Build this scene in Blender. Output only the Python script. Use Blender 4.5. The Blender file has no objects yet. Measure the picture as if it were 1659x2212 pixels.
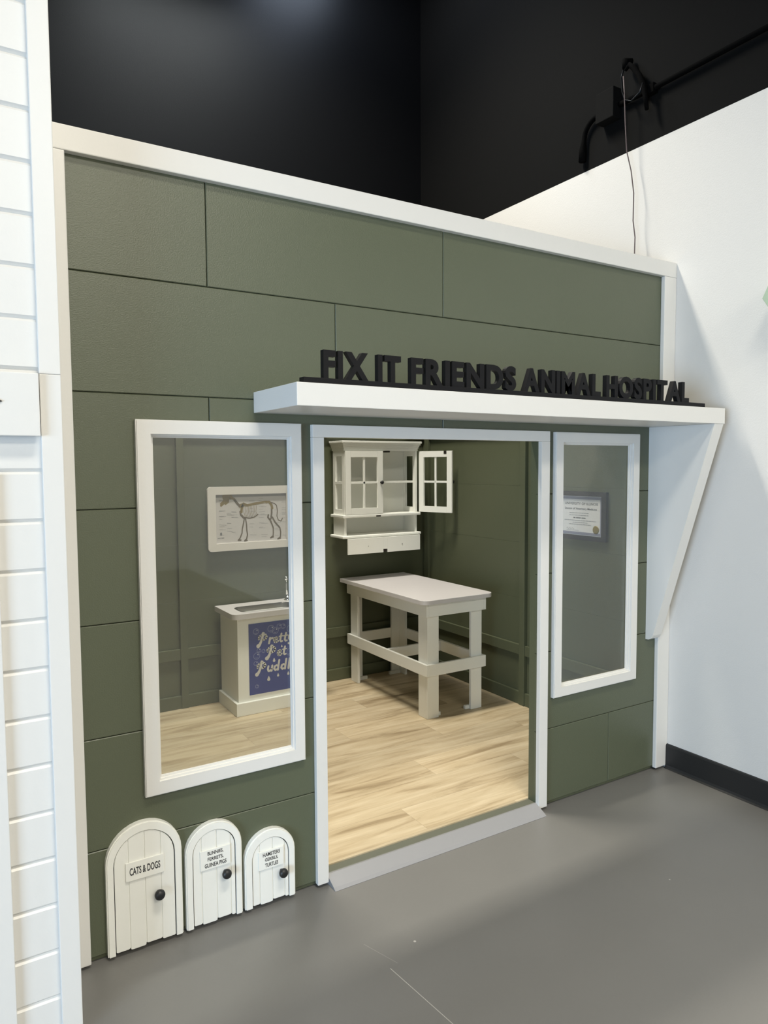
import bpy, bmesh, math, random
from mathutils import Vector, Matrix
random.seed(4)
SC = bpy.context.scene
COL = SC.collection

# ------------------------------------------------------------------ camera
cam_d = bpy.data.cameras.new('camera'); cam = bpy.data.objects.new('camera', cam_d); COL.objects.link(cam)
SC.camera = cam
_yaw, _pitch, _roll = 0.5519335, -0.0642186, -0.0057321
_cy, _sy, _cp, _sp = math.cos(_yaw), math.sin(_yaw), math.cos(_pitch), math.sin(_pitch)
_f = Vector((_sy*_cp, _cy*_cp, _sp)); _r = Vector((_cy, -_sy, 0)); _u = _r.cross(_f)
_r2 = _r*math.cos(_roll) + _u*math.sin(_roll); _u2 = -_r*math.sin(_roll) + _u*math.cos(_roll)
cam.matrix_world = Matrix(((_r2.x, _u2.x, -_f.x, -0.3155), (_r2.y, _u2.y, -_f.y, -2.16755), (_r2.z, _u2.z, -_f.z, 1.46203), (0, 0, 0, 1)))
cam_d.sensor_fit = 'HORIZONTAL'; cam_d.sensor_width = 36; cam_d.lens = 1536.76*36/1659
cam_d.clip_start = 0.05

# ------------------------------------------------------------------ light and exposure
W = bpy.data.worlds.new('world'); SC.world = W; W.use_nodes = True
W.node_tree.nodes['Background'].inputs[0].default_value = (1.0, 0.96, 0.90, 1)
W.node_tree.nodes['Background'].inputs[1].default_value = 0.12
SC.view_settings.view_transform = 'Standard'; SC.view_settings.look = 'None'
SC.view_settings.exposure = 0.05; SC.view_settings.gamma = 1.0; SC.view_settings.use_curve_mapping = False

def area(name, loc, target, sx, sy, power, col):
    d = bpy.data.lights.new(name, 'AREA'); d.shape = 'RECTANGLE'; d.size = sx; d.size_y = sy
    d.energy = power; d.color = col
    o = bpy.data.objects.new(name, d); COL.objects.link(o); o.location = loc
    o.rotation_euler = (Vector(target) - Vector(loc)).to_track_quat('-Z', 'Y').to_euler()
    return o
WARM = (1.0, 0.94, 0.82)
COOL = (0.54, 0.74, 1.0)
area('ceiling_lamp_over_playroom', (1.10, 1.00, 4.85), (1.10, 1.00, 0), 1.1, 0.28, 90, (1.0, 0.945, 0.83)).data.spread = math.radians(120)
area('added_back_wall_glow', (1.88, 1.50, 4.82), (1.88, 1.50, 0), 0.5, 0.3, 16, (0.86, 0.91, 1.0))  # added light, only there to put the bluish glow on the back wall
area('ceiling_lamp_over_hall', (0.5, -2.4, 4.9), (0.5, -2.4, 0), 1.6, 0.6, 80, WARM).data.spread = math.radians(120)
area('ceiling_lamp_hall_rear', (0.9, -6.4, 4.9), (0.9, -6.4, 0), 3.2, 1.4, 300, WARM)
area('daylight_side_window', (-4.8, -3.0, 1.05), (2.6, -1.2, 0.6), 3.4, 1.8, 380, COOL)

# ------------------------------------------------------------------ materials
def mat(name, col, rough=0.5, metal=0.0, bump=0.0, bscale=200.0, spec=0.5, var=0.0, vscale=3.0):
    m = bpy.data.materials.new(name); m.use_nodes = True
    nt = m.node_tree; b = nt.nodes['Principled BSDF']
    b.inputs['Base Color'].default_value = (*col, 1); b.inputs['Roughness'].default_value = rough
    b.inputs['Metallic'].default_value = metal; b.inputs['Specular IOR Level'].default_value = spec
    tc = nt.nodes.new('ShaderNodeTexCoord')
    if bump:
        n = nt.nodes.new('ShaderNodeTexNoise'); n.inputs['Scale'].default_value = bscale; n.inputs['Detail'].default_value = 3
        bp = nt.nodes.new('ShaderNodeBump'); bp.inputs['Strength'].default_value = bump; bp.inputs['Distance'].default_value = 0.002
        nt.links.new(tc.outputs['Object'], n.inputs['Vector']); nt.links.new(n.outputs['Fac'], bp.inputs['Height'])
        nt.links.new(bp.outputs['Normal'], b.inputs['Normal'])
    if var:
        n = nt.nodes.new('ShaderNodeTexNoise'); n.inputs['Scale'].default_value = vscale; n.inputs['Detail'].default_value = 4
        r = nt.nodes.new('ShaderNodeMix'); r.data_type = 'RGBA'
        r.inputs['A'].default_value = (*[c*(1-var) for c in col], 1); r.inputs['B'].default_value = (*[min(1, c*(1+var)) for c in col], 1)
        nt.links.new(tc.outputs['Object'], n.inputs['Vector']); nt.links.new(n.outputs['Fac'], r.inputs['Factor'])
        nt.links.new(r.outputs['Result'], b.inputs['Base Color'])
    return m

M = {}
M['green'] = mat('sage_green_paint', (0.094, 0.107, 0.066), 0.36, spec=0.55, bump=0.35, bscale=260, var=0.03, vscale=5)
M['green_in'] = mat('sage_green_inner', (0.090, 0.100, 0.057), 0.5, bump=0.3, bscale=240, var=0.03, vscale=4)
M['dark_gap'] = mat('dark_gap', (0.035, 0.04, 0.028), 0.8)
M['white'] = mat('white_trim_paint', (0.70, 0.69, 0.655), 0.38, bump=0.08, bscale=120)
M['wall'] = mat('white_wall_paint', (0.67, 0.655, 0.62), 0.62, bump=0.25, bscale=180)
M['black_wall'] = mat('black_wall_paint', (0.0036, 0.0038, 0.0043), 0.40, bump=0.10, bscale=150, spec=0.13)
M['black_wall'].node_tree.nodes['Principled BSDF'].inputs['Specular Tint'].default_value = (0.72, 0.84, 1.0, 1)  # sheen tinted blue, so the cool glow is put into the colour
M['black_flat'] = mat('black_flat_wall_paint', (0.0055, 0.0055, 0.0053), 0.85, bump=0.10, bscale=150, spec=0.08)
M['black'] = mat('black_paint', (0.012, 0.012, 0.012), 0.45)
M['black_matte'] = mat('black_conduit_paint', (0.0015, 0.0015, 0.0015), 0.9, spec=0.05)
M['rubber'] = mat('black_rubber', (0.012, 0.012, 0.012), 0.5)
M['sign'] = mat('black_sign_plastic', (0.005, 0.005, 0.006), 0.55, spec=0.2)
M['cream'] = mat('cream_furniture_paint', (0.82, 0.82, 0.765), 0.40, bump=0.06, bscale=90)
M['laminate'] = mat('pale_laminate', (0.62, 0.59, 0.58), 0.35, var=0.02, vscale=60)
M['cabw'] = mat('white_cabinet_paint', (0.87, 0.87, 0.81), 0.4)
M['frame_w'] = mat('white_poster_frame', (0.70, 0.66, 0.61), 0.45)
M['print'] = mat('poster_print', (0.56, 0.53, 0.51), 0.6)
M['print_grey'] = mat('print_grey_bar', (0.24, 0.23, 0.22), 0.6)
M['bone'] = mat('bone_print', (0.11, 0.08, 0.04), 0.6)
M['bone_light'] = mat('bone_print_light', (0.26, 0.21, 0.13), 0.6)
M['bone_gold'] = mat('bone_print_gold', (0.20, 0.14, 0.03), 0.6)
M['ink'] = mat('ink', (0.025, 0.025, 0.028), 0.6)
M['ink_soft'] = mat('ink_soft', (0.24, 0.24, 0.24), 0.6)
M['ink_mid'] = mat('ink_mid', (0.12, 0.12, 0.12), 0.6)
M['blue'] = mat('royal_blue_print', (0.022, 0.038, 0.22), 0.5, var=0.12, vscale=14)
M['blue_l'] = mat('bubble_print', (0.22, 0.25, 0.42), 0.5)
M['blue_h'] = mat('bubble_highlight', (0.62, 0.64, 0.70), 0.5)
M['letter_w'] = mat('white_print_lettering', (0.60, 0.59, 0.56), 0.5)
M['steel'] = mat('brushed_steel', (0.24, 0.23, 0.21), 0.28, metal=1.0)
M['chrome'] = mat('chrome', (0.85, 0.85, 0.83), 0.08, metal=1.0)
M['ramp'] = mat('grey_vinyl_ramp', (0.24, 0.24, 0.245), 0.4, bump=0.06, bscale=150)
M['sill'] = mat('grey_green_sill', (0.115, 0.12, 0.09), 0.45)
M['frame_d'] = mat('charcoal_frame', (0.03, 0.03, 0.034), 0.4)
M['cert'] = mat('certificate_paper', (0.72, 0.70, 0.68), 0.6)
M['cert_b'] = mat('certificate_border', (0.26, 0.26, 0.32), 0.5)
M['gold'] = mat('gold_seal', (0.28, 0.22, 0.07), 0.45, metal=0.3)
M['sage'] = mat('pale_sage_paint', (0.40, 0.50, 0.37), 0.5)
M['cable'] = mat('grey_pink_cable', (0.10, 0.075, 0.075), 0.5)
M['hinge'] = mat('dark_hinge_metal', (0.05, 0.04, 0.035), 0.4, metal=0.6)
M['screw'] = mat('screw_metal', (0.30, 0.30, 0.28), 0.4, metal=0.8)

def glass_mat():
    m = bpy.data.materials.new('window_pane_glass'); m.use_nodes = True; nt = m.node_tree
    for n in list(nt.nodes): nt.nodes.remove(n)
    out = nt.nodes.new('ShaderNodeOutputMaterial'); mx = nt.nodes.new('ShaderNodeMixShader')
    tr = nt.nodes.new('ShaderNodeBsdfTransparent'); gl = nt.nodes.new('ShaderNodeBsdfGlossy'); fr = nt.nodes.new('ShaderNodeFresnel')
    tr.inputs[0].default_value = (0.95, 0.965, 0.955, 1); gl.inputs['Roughness'].default_value = 0.03; ge = nt.nodes.new('ShaderNodeNewGeometry'); io = nt.nodes.new('ShaderNodeMapRange')
    io.inputs['To Min'].default_value = 1.75; io.inputs['To Max'].default_value = 1/1.75   # the node inverts it inside the pane
    nt.links.new(ge.outputs['Backfacing'], io.inputs['Value']); nt.links.new(io.outputs[0], fr.inputs['IOR'])
    nt.links.new(fr.outputs[0], mx.inputs[0]); nt.links.new(tr.outputs[0], mx.inputs[1]); nt.links.new(gl.outputs[0], mx.inputs[2])
    nt.links.new(mx.outputs[0], out.inputs[0]); return m
M['glass'] = glass_mat()

def N(nt, typ, **kw):
    n = nt.nodes.new(typ)
    for k, v in kw.items(): setattr(n, k, v)
    return n
def wood_mat():
    m = bpy.data.materials.new('pale_oak_plank_floor'); m.use_nodes = True; nt = m.node_tree; L = nt.links.new
    b = nt.nodes['Principled BSDF']; b.inputs['Roughness'].default_value = 0.42
    tc = N(nt, 'ShaderNodeTexCoord'); sep = N(nt, 'ShaderNodeSeparateXYZ'); L(tc.outputs['Object'], sep.inputs[0])
    def math_(op, a, c=None):
        n = N(nt, 'ShaderNodeMath', operation=op)
        for i, v in enumerate((a, c)):
            if v is None: continue
            if isinstance(v, (int, float)): n.inputs[i].default_value = v
            else: L(v, n.inputs[i])
        return n.outputs[0]
    ys = math_('DIVIDE', math_('SUBTRACT', sep.outputs['Y'], 0.06), 0.192)
    row = math_('FLOOR', ys); fy = math_('FRACT', ys)
    xo = math_('ADD', math_('DIVIDE', sep.outputs['X'], 1.22), math_('FRACT', math_('MULTIPLY', row, 0.369)))
    xo = math_('ADD', xo, -0.024)
    colx = math_('FLOOR', xo); fx = math_('FRACT', xo)
    idn = math_('ADD', math_('MULTIPLY', row, 7.31), math_('MULTIPLY', colx, 3.77))
    cmb = N(nt, 'ShaderNodeCombineXYZ'); L(math_('MULTIPLY', sep.outputs['X'], 1.0), cmb.inputs[0]); L(math_('MULTIPLY', sep.outputs['Y'], 9.0), cmb.inputs[1]); L(idn, cmb.inputs[2])
    n1 = N(nt, 'ShaderNodeTexNoise'); n1.inputs['Scale'].default_value = 1.9; n1.inputs['Detail'].default_value = 6; n1.inputs['Roughness'].default_value = 0.6; n1.inputs['Distortion'].default_value = 0.7
    L(cmb.outputs[0], n1.inputs['Vector'])
    rp = N(nt, 'ShaderNodeValToRGB'); L(n1.outputs['Fac'], rp.inputs[0]); e = rp.color_ramp.elements
    e[0].position = 0.30; e[0].color = (0.30, 0.225, 0.13, 1); e[1].position = 0.66; e[1].color = (0.58, 0.485, 0.33, 1)
    k = rp.color_ramp.elements.new(0.46); k.color = (0.48, 0.385, 0.245, 1)
    cm2 = N(nt, 'ShaderNodeCombineXYZ'); L(math_('MULTIPLY', sep.outputs['X'], 6.0), cm2.inputs[0]); L(math_('MULTIPLY', sep.outputs['Y'], 110.0), cm2.inputs[1]); L(idn, cm2.inputs[2])
    n2 = N(nt, 'ShaderNodeTexNoise'); n2.inputs['Scale'].default_value = 1.0; n2.inputs['Detail'].default_value = 4; L(cm2.outputs[0], n2.inputs['Vector'])
    wn = N(nt, 'ShaderNodeTexWhiteNoise', noise_dimensions='1D'); L(idn, wn.inputs['W'])
    val = math_('ADD', math_('MULTIPLY', wn.outputs['Value'], 0.16), math_('ADD', 0.80, math_('MULTIPLY', n2.outputs['Fac'], 0.20)))
    gx = math_('LESS_THAN', fx, 0.0012); gy = math_('LESS_THAN', fy, 0.010)
    g = math_('SUBTRACT', 1.0, math_('MULTIPLY', math_('MAXIMUM', gx, gy), 0.30))
    val = math_('MULTIPLY', val, g)
    vm = N(nt, 'ShaderNodeVectorMath', operation='SCALE'); L(rp.outputs[0], vm.inputs[0]); L(val, vm.inputs['Scale'])
    L(vm.outputs[0], b.inputs['Base Color']); return m
M['wood'] = wood_mat()

def concrete_mat():
    m = bpy.data.materials.new('grey_sealed_floor'); m.use_nodes = True; nt = m.node_tree; L = nt.links.new
    b = nt.nodes['Principled BSDF']; b.inputs['Roughness'].default_value = 0.42
    tc = N(nt, 'ShaderNodeTexCoord')
    n1 = N(nt, 'ShaderNodeTexNoise'); n1.inputs['Scale'].default_value = 2.2; n1.inputs['Detail'].default_value = 5; L(tc.outputs['Object'], n1.inputs['Vector'])
    mx = N(nt, 'ShaderNodeMix', data_type='RGBA'); mx.inputs['A'].default_value = (0.148, 0.145, 0.137, 1); mx.inputs['B'].default_value = (0.172, 0.168, 0.158, 1)
    L(n1.outputs['Fac'], mx.inputs['Factor'])
    # paint flecks: small pale spots sitting on the floor
    vo = N(nt, 'ShaderNodeTexVoronoi'); vo.inputs['Scale'].default_value = 5.0; L(tc.outputs['Object'], vo.inputs['Vector'])
    lt = N(nt, 'ShaderNodeMath', operation='LESS_THAN'); L(vo.outputs['Distance'], lt.inputs[0]); lt.inputs[1].default_value = 0.02
    # one dragged scratch, and a fainter one before it
    sep = N(nt, 'ShaderNodeSeparateXYZ'); L(tc.outputs['Object'], sep.inputs[0])
    def mth(op, a, c):
        n = N(nt, 'ShaderNodeMath', operation=op)
        for i, v in enumerate((a, c)):
            if isinstance(v, (int, float)): n.inputs[i].default_value = v
            else: L(v, n.inputs[i])
        return n.outputs[0]
    def seg(x0, y0, x1, y1, w, s):
        d = Vector((x1-x0, y1-y0)); ln = d.length; d /= ln
        dx = mth('SUBTRACT', sep.outputs['X'], x0); dy = mth('SUBTRACT', sep.outputs['Y'], y0)
        t = mth('ADD', mth('MULTIPLY', dx, d.x), mth('MULTIPLY', dy, d.y))
        q = mth('ABSOLUTE', mth('ADD', mth('MULTIPLY', dx, -d.y), mth('MULTIPLY', dy, d.x)), 0)
        k = mth('MULTIPLY', mth('LESS_THAN', q, w), mth('MULTIPLY', mth('GREATER_THAN', t, 0.0), mth('LESS_THAN', t, ln)))
        return mth('MULTIPLY', k, s)
    s = mth('MAXIMUM', seg(*SCR[0], 0.0011, 0.5), seg(*SCR[1], 0.0007, 0.22))
    s = mth('MAXIMUM', s, mth('MULTIPLY', lt.outputs[0], 0.6))
    m2 = N(nt, 'ShaderNodeMix', data_type='RGBA'); L(s, m2.inputs['Factor']); L(mx.outputs['Result'], m2.inputs['A']); m2.inputs['B'].default_value = (0.62, 0.60, 0.55, 1)
    L(m2.outputs['Result'], b.inputs['Base Color'])
    n3 = N(nt, 'ShaderNodeTexNoise'); n3.inputs['Scale'].default_value = 90; L(tc.outputs['Object'], n3.inputs['Vector'])
    bp = N(nt, 'ShaderNodeBump'); bp.inputs['Strength'].default_value = 0.12; bp.inputs['Distance'].default_value = 0.002
    L(n3.outputs['Fac'], bp.inputs['Height']); L(bp.outputs['Normal'], b.inputs['Normal']); return m
SCR = [(0.735, -0.482, 0.770, -0.800), (0.722, -0.350, 0.765, -0.475)]
M['floor'] = concrete_mat()

# ------------------------------------------------------------------ geometry helpers
def tag(o, label=None, cat=None, group=None, kind=None):
    if label: o['label'] = label
    if cat: o['category'] = cat
    if group: o['group'] = group
    if kind: o['kind'] = kind
    return o
def root(name, loc, label, cat, group=None):
    o = bpy.data.objects.new(name, None); COL.objects.link(o); o.location = loc; o.empty_display_size = 0.05
    o['_w'] = loc
    return tag(o, label, cat, group)
ORG = {}
class MB:
    """collects shapes in world coordinates, build() links them as one mesh object"""
    def __init__(s): s.v = []; s.f = []; s.sm = []; s.mi = []; s.cur = 0; s.st = 0
    def add(s, verts, faces, smooth=False):
        k = len(s.v); s.v += [tuple(v) for v in verts]; s.f += [tuple(i+k for i in f) for f in faces]; s.sm += [smooth]*len(faces); s.mi += [s.cur]*len(faces)
        return s
    def box(s, x0, x1, y0, y1, z0, z1, bev=0.0, T=None):
        bm = bmesh.new(); bmesh.ops.create_cube(bm, size=1)
        for v in bm.verts:
            v.co = Vector(((x0+x1)/2 + v.co.x*(x1-x0), (y0+y1)/2 + v.co.y*(y1-y0), (z0+z1)/2 + v.co.z*(z1-z0)))
        if bev: bmesh.ops.bevel(bm, geom=list(bm.edges), offset=min(bev, 0.45*min(abs(x1-x0), abs(y1-y0), abs(z1-z0))), segments=2, affect='EDGES', profile=0.6)
        return s.bm(bm, T)
    def bm(s, bm, T=None, smooth=False):
        bm.verts.index_update()
        s.add([(T @ v.co if T else v.co) for v in bm.verts], [[v.index for v in f.verts] for f in bm.faces], smooth); bm.free(); return s
    def prism(s, pts, frame, depth, bev=0.0, smooth=False):
        """pts 2D outline; frame=(origin, right, up); extruded by depth along right x up (towards the viewer)"""
        o, r, u = Vector(frame[0]), Vector(frame[1]), Vector(frame[2]); n = r.cross(u)
        bm = bmesh.new(); vs = [bm.verts.new(o + r*a + u*b) for a, b in pts]; f = bm.faces.new(vs)
        g = bmesh.ops.extrude_face_region(bm, geom=[f])
        ev = [e for e in g['geom'] if isinstance(e, bmesh.types.BMVert)]
        bmesh.ops.translate(bm, verts=ev, vec=n*depth)
        bmesh.ops.recalc_face_normals(bm, faces=bm.faces)
        if bev:
            fr = [e for e in bm.edges if all(((v.co-o).dot(n)) > depth*0.99 for v in e.verts)] if depth > 0 else []
            if fr: bmesh.ops.bevel(bm, geom=fr, offset=bev, segments=2, affect='EDGES', profile=0.6)
        return s.bm(bm)
    def ring(s, outer, inner, frame, depth, z0=0.0):
        """band between two open/closed outlines of equal length"""
        o, r, u = Vector(frame[0]), Vector(frame[1]), Vector(frame[2]); n = r.cross(u); k = len(outer)
        P = lambda p, d: o + r*p[0] + u*p[1] + n*d
        V = [P(p, z0) for p in outer] + [P(p, z0) for p in inner] + [P(p, depth) for p in outer] + [P(p, depth) for p in inner]
        F = []
        for i in range(k-1):
            a, b = i, i+1
            F += [(a, b, k+b, k+a), (2*k+a, 3*k+a, 3*k+b, 2*k+b), (a, 2*k+a, 2*k+b, b), (k+a, k+b, 3*k+b, 3*k+a)]
        F += [(0, k, 3*k, 2*k), (k-1, 3*k-1, 4*k-1, 2*k-1)]
        bm = bmesh.new(); bv = [bm.verts.new(v) for v in V]
        for f in F:
            try: bm.faces.new([bv[i] for i in f])
            except ValueError: pass
        bmesh.ops.recalc_face_normals(bm, faces=bm.faces)
        return s.bm(bm)
    def tube(s, pts, rad, seg=12, cap=True):
        pts = [Vector(p) for p in pts]; rads = rad if isinstance(rad, (list, tuple)) else [rad]*len(pts)
        V = []; F = []; prev = None
        for i, p in enumerate(pts):
            t = (pts[min(i+1, len(pts)-1)] - pts[max(i-1, 0)]).normalized()
            if prev is None: a = t.orthogonal().normalized()
            else: a = (prev - t*prev.dot(t)).normalized()
            prev = a; b = t.cross(a)
            for j in range(seg):
                q = 2*math.pi*j/seg; V.append(p + (a*math.cos(q)+b*math.sin(q))*rads[i])
        for i in range(len(pts)-1):
            for j in range(seg):
                F.append((i*seg+j, i*seg+(j+1) % seg, (i+1)*seg+(j+1) % seg, (i+1)*seg+j))
        if cap: F += [tuple(range(seg-1, -1, -1)), tuple((len(pts)-1)*seg+j for j in range(seg))]
        return s.add(V, F, True)
    def lathe(s, prof, origin, axis, seg=24):
        """prof list of (radius, distance along axis)"""
        ax = Vector(axis).normalized(); a = ax.orthogonal().normalized(); b = ax.cross(a); o = Vector(origin); V = []; F = []
        for r, h in prof:
            for j in range(seg):
                q = 2*math.pi*j/seg; V.append(o + ax*h + (a*math.cos(q)+b*math.sin(q))*r)
        for i in range(len(prof)-1):
            for j in range(seg): F.append((i*seg+j, i*seg+(j+1) % seg, (i+1)*seg+(j+1) % seg, (i+1)*seg+j))
        F += [tuple(range(seg-1, -1, -1)), tuple((len(prof)-1)*seg+j for j in range(seg))]
        return s.add(V, F, True)
    def ribbon(s, pts, rads, frame, depth=0.001):
        """flat printed brush stroke: discs and tapered quads in the plane of frame"""
        o, r, u = Vector(frame[0]), Vector(frame[1]), Vector(frame[2]); n = r.cross(u)
        if not isinstance(rads, (list, tuple)): rads = [rads]*len(pts)
        P = lambda a, b: o + r*a + u*b + n*(depth+s.st*2e-5)
        for (x, y), q in zip(pts, rads):
            s.st = (s.st+1) % 9
            s.add([P(x+q*math.cos(t*math.pi/7), y+q*math.sin(t*math.pi/7)) for t in range(14)], [tuple(range(14))])
        for i in range(len(pts)-1):
            (x0, y0), (x1, y1) = pts[i], pts[i+1]; d = Vector((x1-x0, y1-y0))
            if d.length < 1e-9: continue
            s.st = (s.st+1) % 9
            d.normalize(); m = Vector((-d.y, d.x)); a, b = rads[i], rads[i+1]
            s.add([P(x0+m.x*a, y0+m.y*a), P(x0-m.x*a, y0-m.y*a), P(x1-m.x*b, y1-m.y*b), P(x1+m.x*b, y1+m.y*b)], [(0, 1, 2, 3)])
        return s
    def build(s, name, m, parent=None, label=None):
        org = Vector((0, 0, 0)); p = parent
        while p is not None: org += Vector(p.location); p = p.parent
        me = bpy.data.meshes.new(name)
        own = Vector((0, 0, 0))
        if parent is None or parent.type == 'EMPTY' or True:
            # the object's own origin sits at the foot of its own shape
            lo = Vector([min(v[i] for v in s.v) for i in range(3)]); hi = Vector([max(v[i] for v in s.v) for i in range(3)])
            own = Vector(((lo.x+hi.x)/2, (lo.y+hi.y)/2, lo.z))
            if parent is None: own = Vector((0, 0, 0))
        me.from_pydata([Vector(v)-own for v in s.v] if parent is not None else s.v, [], s.f)
        for i, p in enumerate(me.polygons): p.use_smooth = s.sm[i]; p.material_index = s.mi[i]
        for q in ([m] if isinstance(m, str) else m): me.materials.append(M[q]); me.update()
        o = bpy.data.objects.new(name, me); COL.objects.link(o)
        if parent is not None:
            o.parent = parent; o.location = own - org
        if label: o['label'] = label
        return o
def struct(name, mb, m, parent=None, kind=True):
    o = mb.build(name, m, parent)
    if parent is None: o['kind'] = 'structure'
    return o
FRONT = lambda x, y, z: ((x, y, z), (1, 0, 0), (0, 0, 1))       # right x up = -y : towards the hall
def tmesh(text, bold=0.0, extrude=0.0, bev=0.0, spacing=1.0):
    c = bpy.data.curves.new('t', 'FONT'); c.body = text; c.size = 1; c.offset = bold; c.extrude = extrude; c.bevel_depth = bev
    c.space_character = spacing; c.resolution_u = 5
    o = bpy.data.objects.new('t', c); COL.objects.link(o)
    dg = bpy.context.evaluated_depsgraph_get(); dg.update()
    me = bpy.data.meshes.new_from_object(o.evaluated_get(dg))
    V = [v.co.copy() for v in me.vertices]; F = [tuple(p.vertices) for p in me.polygons]
    bpy.data.objects.remove(o); bpy.data.curves.remove(c); bpy.data.meshes.remove(me)
    return V, F
def text_into(mb, text, frame, x0, x1, y0, y1, bold=0.01, depth=0.001, lift=0.0, extrude=None):
    """fits the writing into the rectangle of the frame's plane"""
    V, F = tmesh(text, bold, 0.05 if extrude else 0.0)
    if not V: return
    ax, bx = min(v.x for v in V), max(v.x for v in V); ay, by = min(v.y for v in V), max(v.y for v in V)
    o, r, u = Vector(frame[0]), Vector(frame[1]), Vector(frame[2]); n = r.cross(u); out = []
    for v in V:
        z = (v.z/0.05*0.5+0.5)*extrude if extrude else depth
        out.append(o + r*(x0+(v.x-ax)/(bx-ax)*(x1-x0)) + u*(y0+(v.y-ay)/(by-ay)*(y1-y0)) + n*(z+lift))
    mb.add(out, F)

def rounded(w, h, r, seg=5, corners=(1, 1, 1, 1)):
    """outline of a rectangle 0..w x 0..h; corners bl, br, tr, tl"""
    pts = []
    for k, (cx, cy, a0) in enumerate(((r, r, 180), (w-r, r, 270), (w-r, h-r, 0), (r, h-r, 90))):
        if corners[k]:
            for i in range(seg+1):
                a = math.radians(a0+90*i/seg); pts.append((cx+r*math.cos(a), cy+r*math.sin(a)))
        else: pts.append(((0, w, w, 0)[k], (0, 0, h, h)[k]))
    return pts

# ================================================================== THE SETTING
HX0, HX1, HY0, HY1, HZ = -5.0, 2.607, -8.0, 2.10, 5.0
struct('floor', MB().box(HX0, HX1, HY0, HY1, -0.06, 0.0), 'floor')
struct('ceiling', MB().box(HX0-.1, HX1+.1, HY0-.1, HY1+.1, HZ, HZ+.1), 'black_wall')
wr = struct('wall_right', MB().box(HX1, HX1+0.12, HY0, HY1, 0.0, 2.997), 'wall')
struct('wall_right_upper', MB().box(HX1, HX1+0.12, HY0, HY1, 2.997, HZ), 'black_flat')
struct('wall_back', MB().box(HX0, HX1+.12, HY1-0.04, HY1+.08, 0.0, HZ), 'black_wall')
struct('wall_hall_left', MB().box(HX0-.12, HX0, HY0, HY1, 0, HZ), 'wall')
# far wall of the hall, behind the camera
fw = MB(); fw.box(HX0, HX1+.12, HY0-.12, HY0, 0, HZ)
struct('wall_hall_front', fw, 'wall')
# black cove base along the right wall
bb = MB(); prof = [(0, 0), (0.022, 0), (0.016, 0.006), (0.012, 0.016), (0.011, 0.108), (0.008, 0.115), (0, 0.117)]
V = [(HX1-a, y, z+0.001) for y in (-3.6, -0.021) for a, z in prof]; k = len(prof)
bb.add(V, [(i, (i+1) % k, k+(i+1) % k, k+i) for i in range(k)] + [tuple(range(k)), tuple(range(2*k-1, k-1, -1))])
struct('baseboard_right', bb, 'rubber')

# ---- the playhouse front: seven courses of green board, with its openings
H, Z6 = 0.335, 0.3373
OPEN = [(0.195, 0.662, 0.505, 1.568), (0.772, 1.768, -1, 1.568), (1.888, 2.335, 0.505, 1.568)]
zs = [0.018] + [Z6+H*i for i in range(6)] + [2.40]
SEAM = {0: [0.94, 2.214], 1: [], 2: [1.28], 3: [], 4: [0.387, 1.28], 5: [0.83], 6: [0.389, 1.282]}
bodym = MB(); g = 0.0011
FX0, FX1 = -0.085, 2.606
def cells(x0, x1, z0, z1, opens):
    xs = sorted({x0, x1, *[v for a in opens for v in a[:2] if x0 < v < x1]}); zz = sorted({z0, z1, *[v for a in opens for v in a[2:] if z0 < v < z1]})
    out = []
    for i in range(len(zz)-1):
        run = None
        for j in range(len(xs)-1):
            cx, cz = (xs[j]+xs[j+1])/2, (zz[i]+zz[i+1])/2
            if any(a[0] < cx < a[1] and a[2] < cz < a[3] for a in opens):
                if run: out.append((run[0], run[1], zz[i], zz[i+1])); run = None
            else: run = [run[0] if run else xs[j], xs[j+1]]
        if run: out.append((run[0], run[1], zz[i], zz[i+1]))
    return out
def board(mb, x0, x1, z0, z1, opens, y0=0.0, y1=0.012, lip=0.0020):
    """one board with its edges eased, cut round the openings"""
    for a, b, c, d in cells(x0, x1, z0, z1, opens):
        l, r_, bo, t = (a == x0), (b == x1), (c == z0), (d == z1)
        A, B, C_, D = a+(lip if l else 0), b-(lip if r_ else 0), c+(lip if bo else 0), d-(lip if t else 0)
        v = [(A, y0, C_), (B, y0, C_), (B, y0, D), (A, y0, D), (a, y0+lip, c), (b, y0+lip, c), (b, y0+lip, d), (a, y0+lip, d), (a, y1, c), (b, y1, c), (b, y1, d), (a, y1, d)]
        f = [(0, 1, 2, 3), (8, 11, 10, 9)]
        for i in range(4):
            j = (i+1) % 4; f += [(i, 4+i, 4+j, j), (4+i, 8+i, 8+j, 4+j)]
        mb.add(v, [tuple(reversed(q)) if False else q for q in f])
for r in range(7):
    ends = [FX0] + SEAM[r] + [FX1]
    for a, b in zip(ends, ends[1:]):
        board(bodym, a+(g if a != FX0 else 0), b-(g if b != FX1 else 0), zs[r]+(0 if r == 0 else g), zs[r+1]-g, OPEN)
wf = struct('wall_facade', bodym, 'green')
back = MB()
CORE = [(OPEN[0][0]-.02, OPEN[0][1]+.03, OPEN[0][2]-.02, OPEN[0][3]+.02), OPEN[1], (OPEN[2][0]-.02, OPEN[2][1]+.03, OPEN[2][2]-.02, OPEN[2][3]+.02)]
for a, b, c, d in cells(FX0, FX1, 0.002, 2.385, CORE): back.box(a, b, 0.0121, 0.045, c, d)
struct('wall_facade_core', back, 'green_in')
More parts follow.
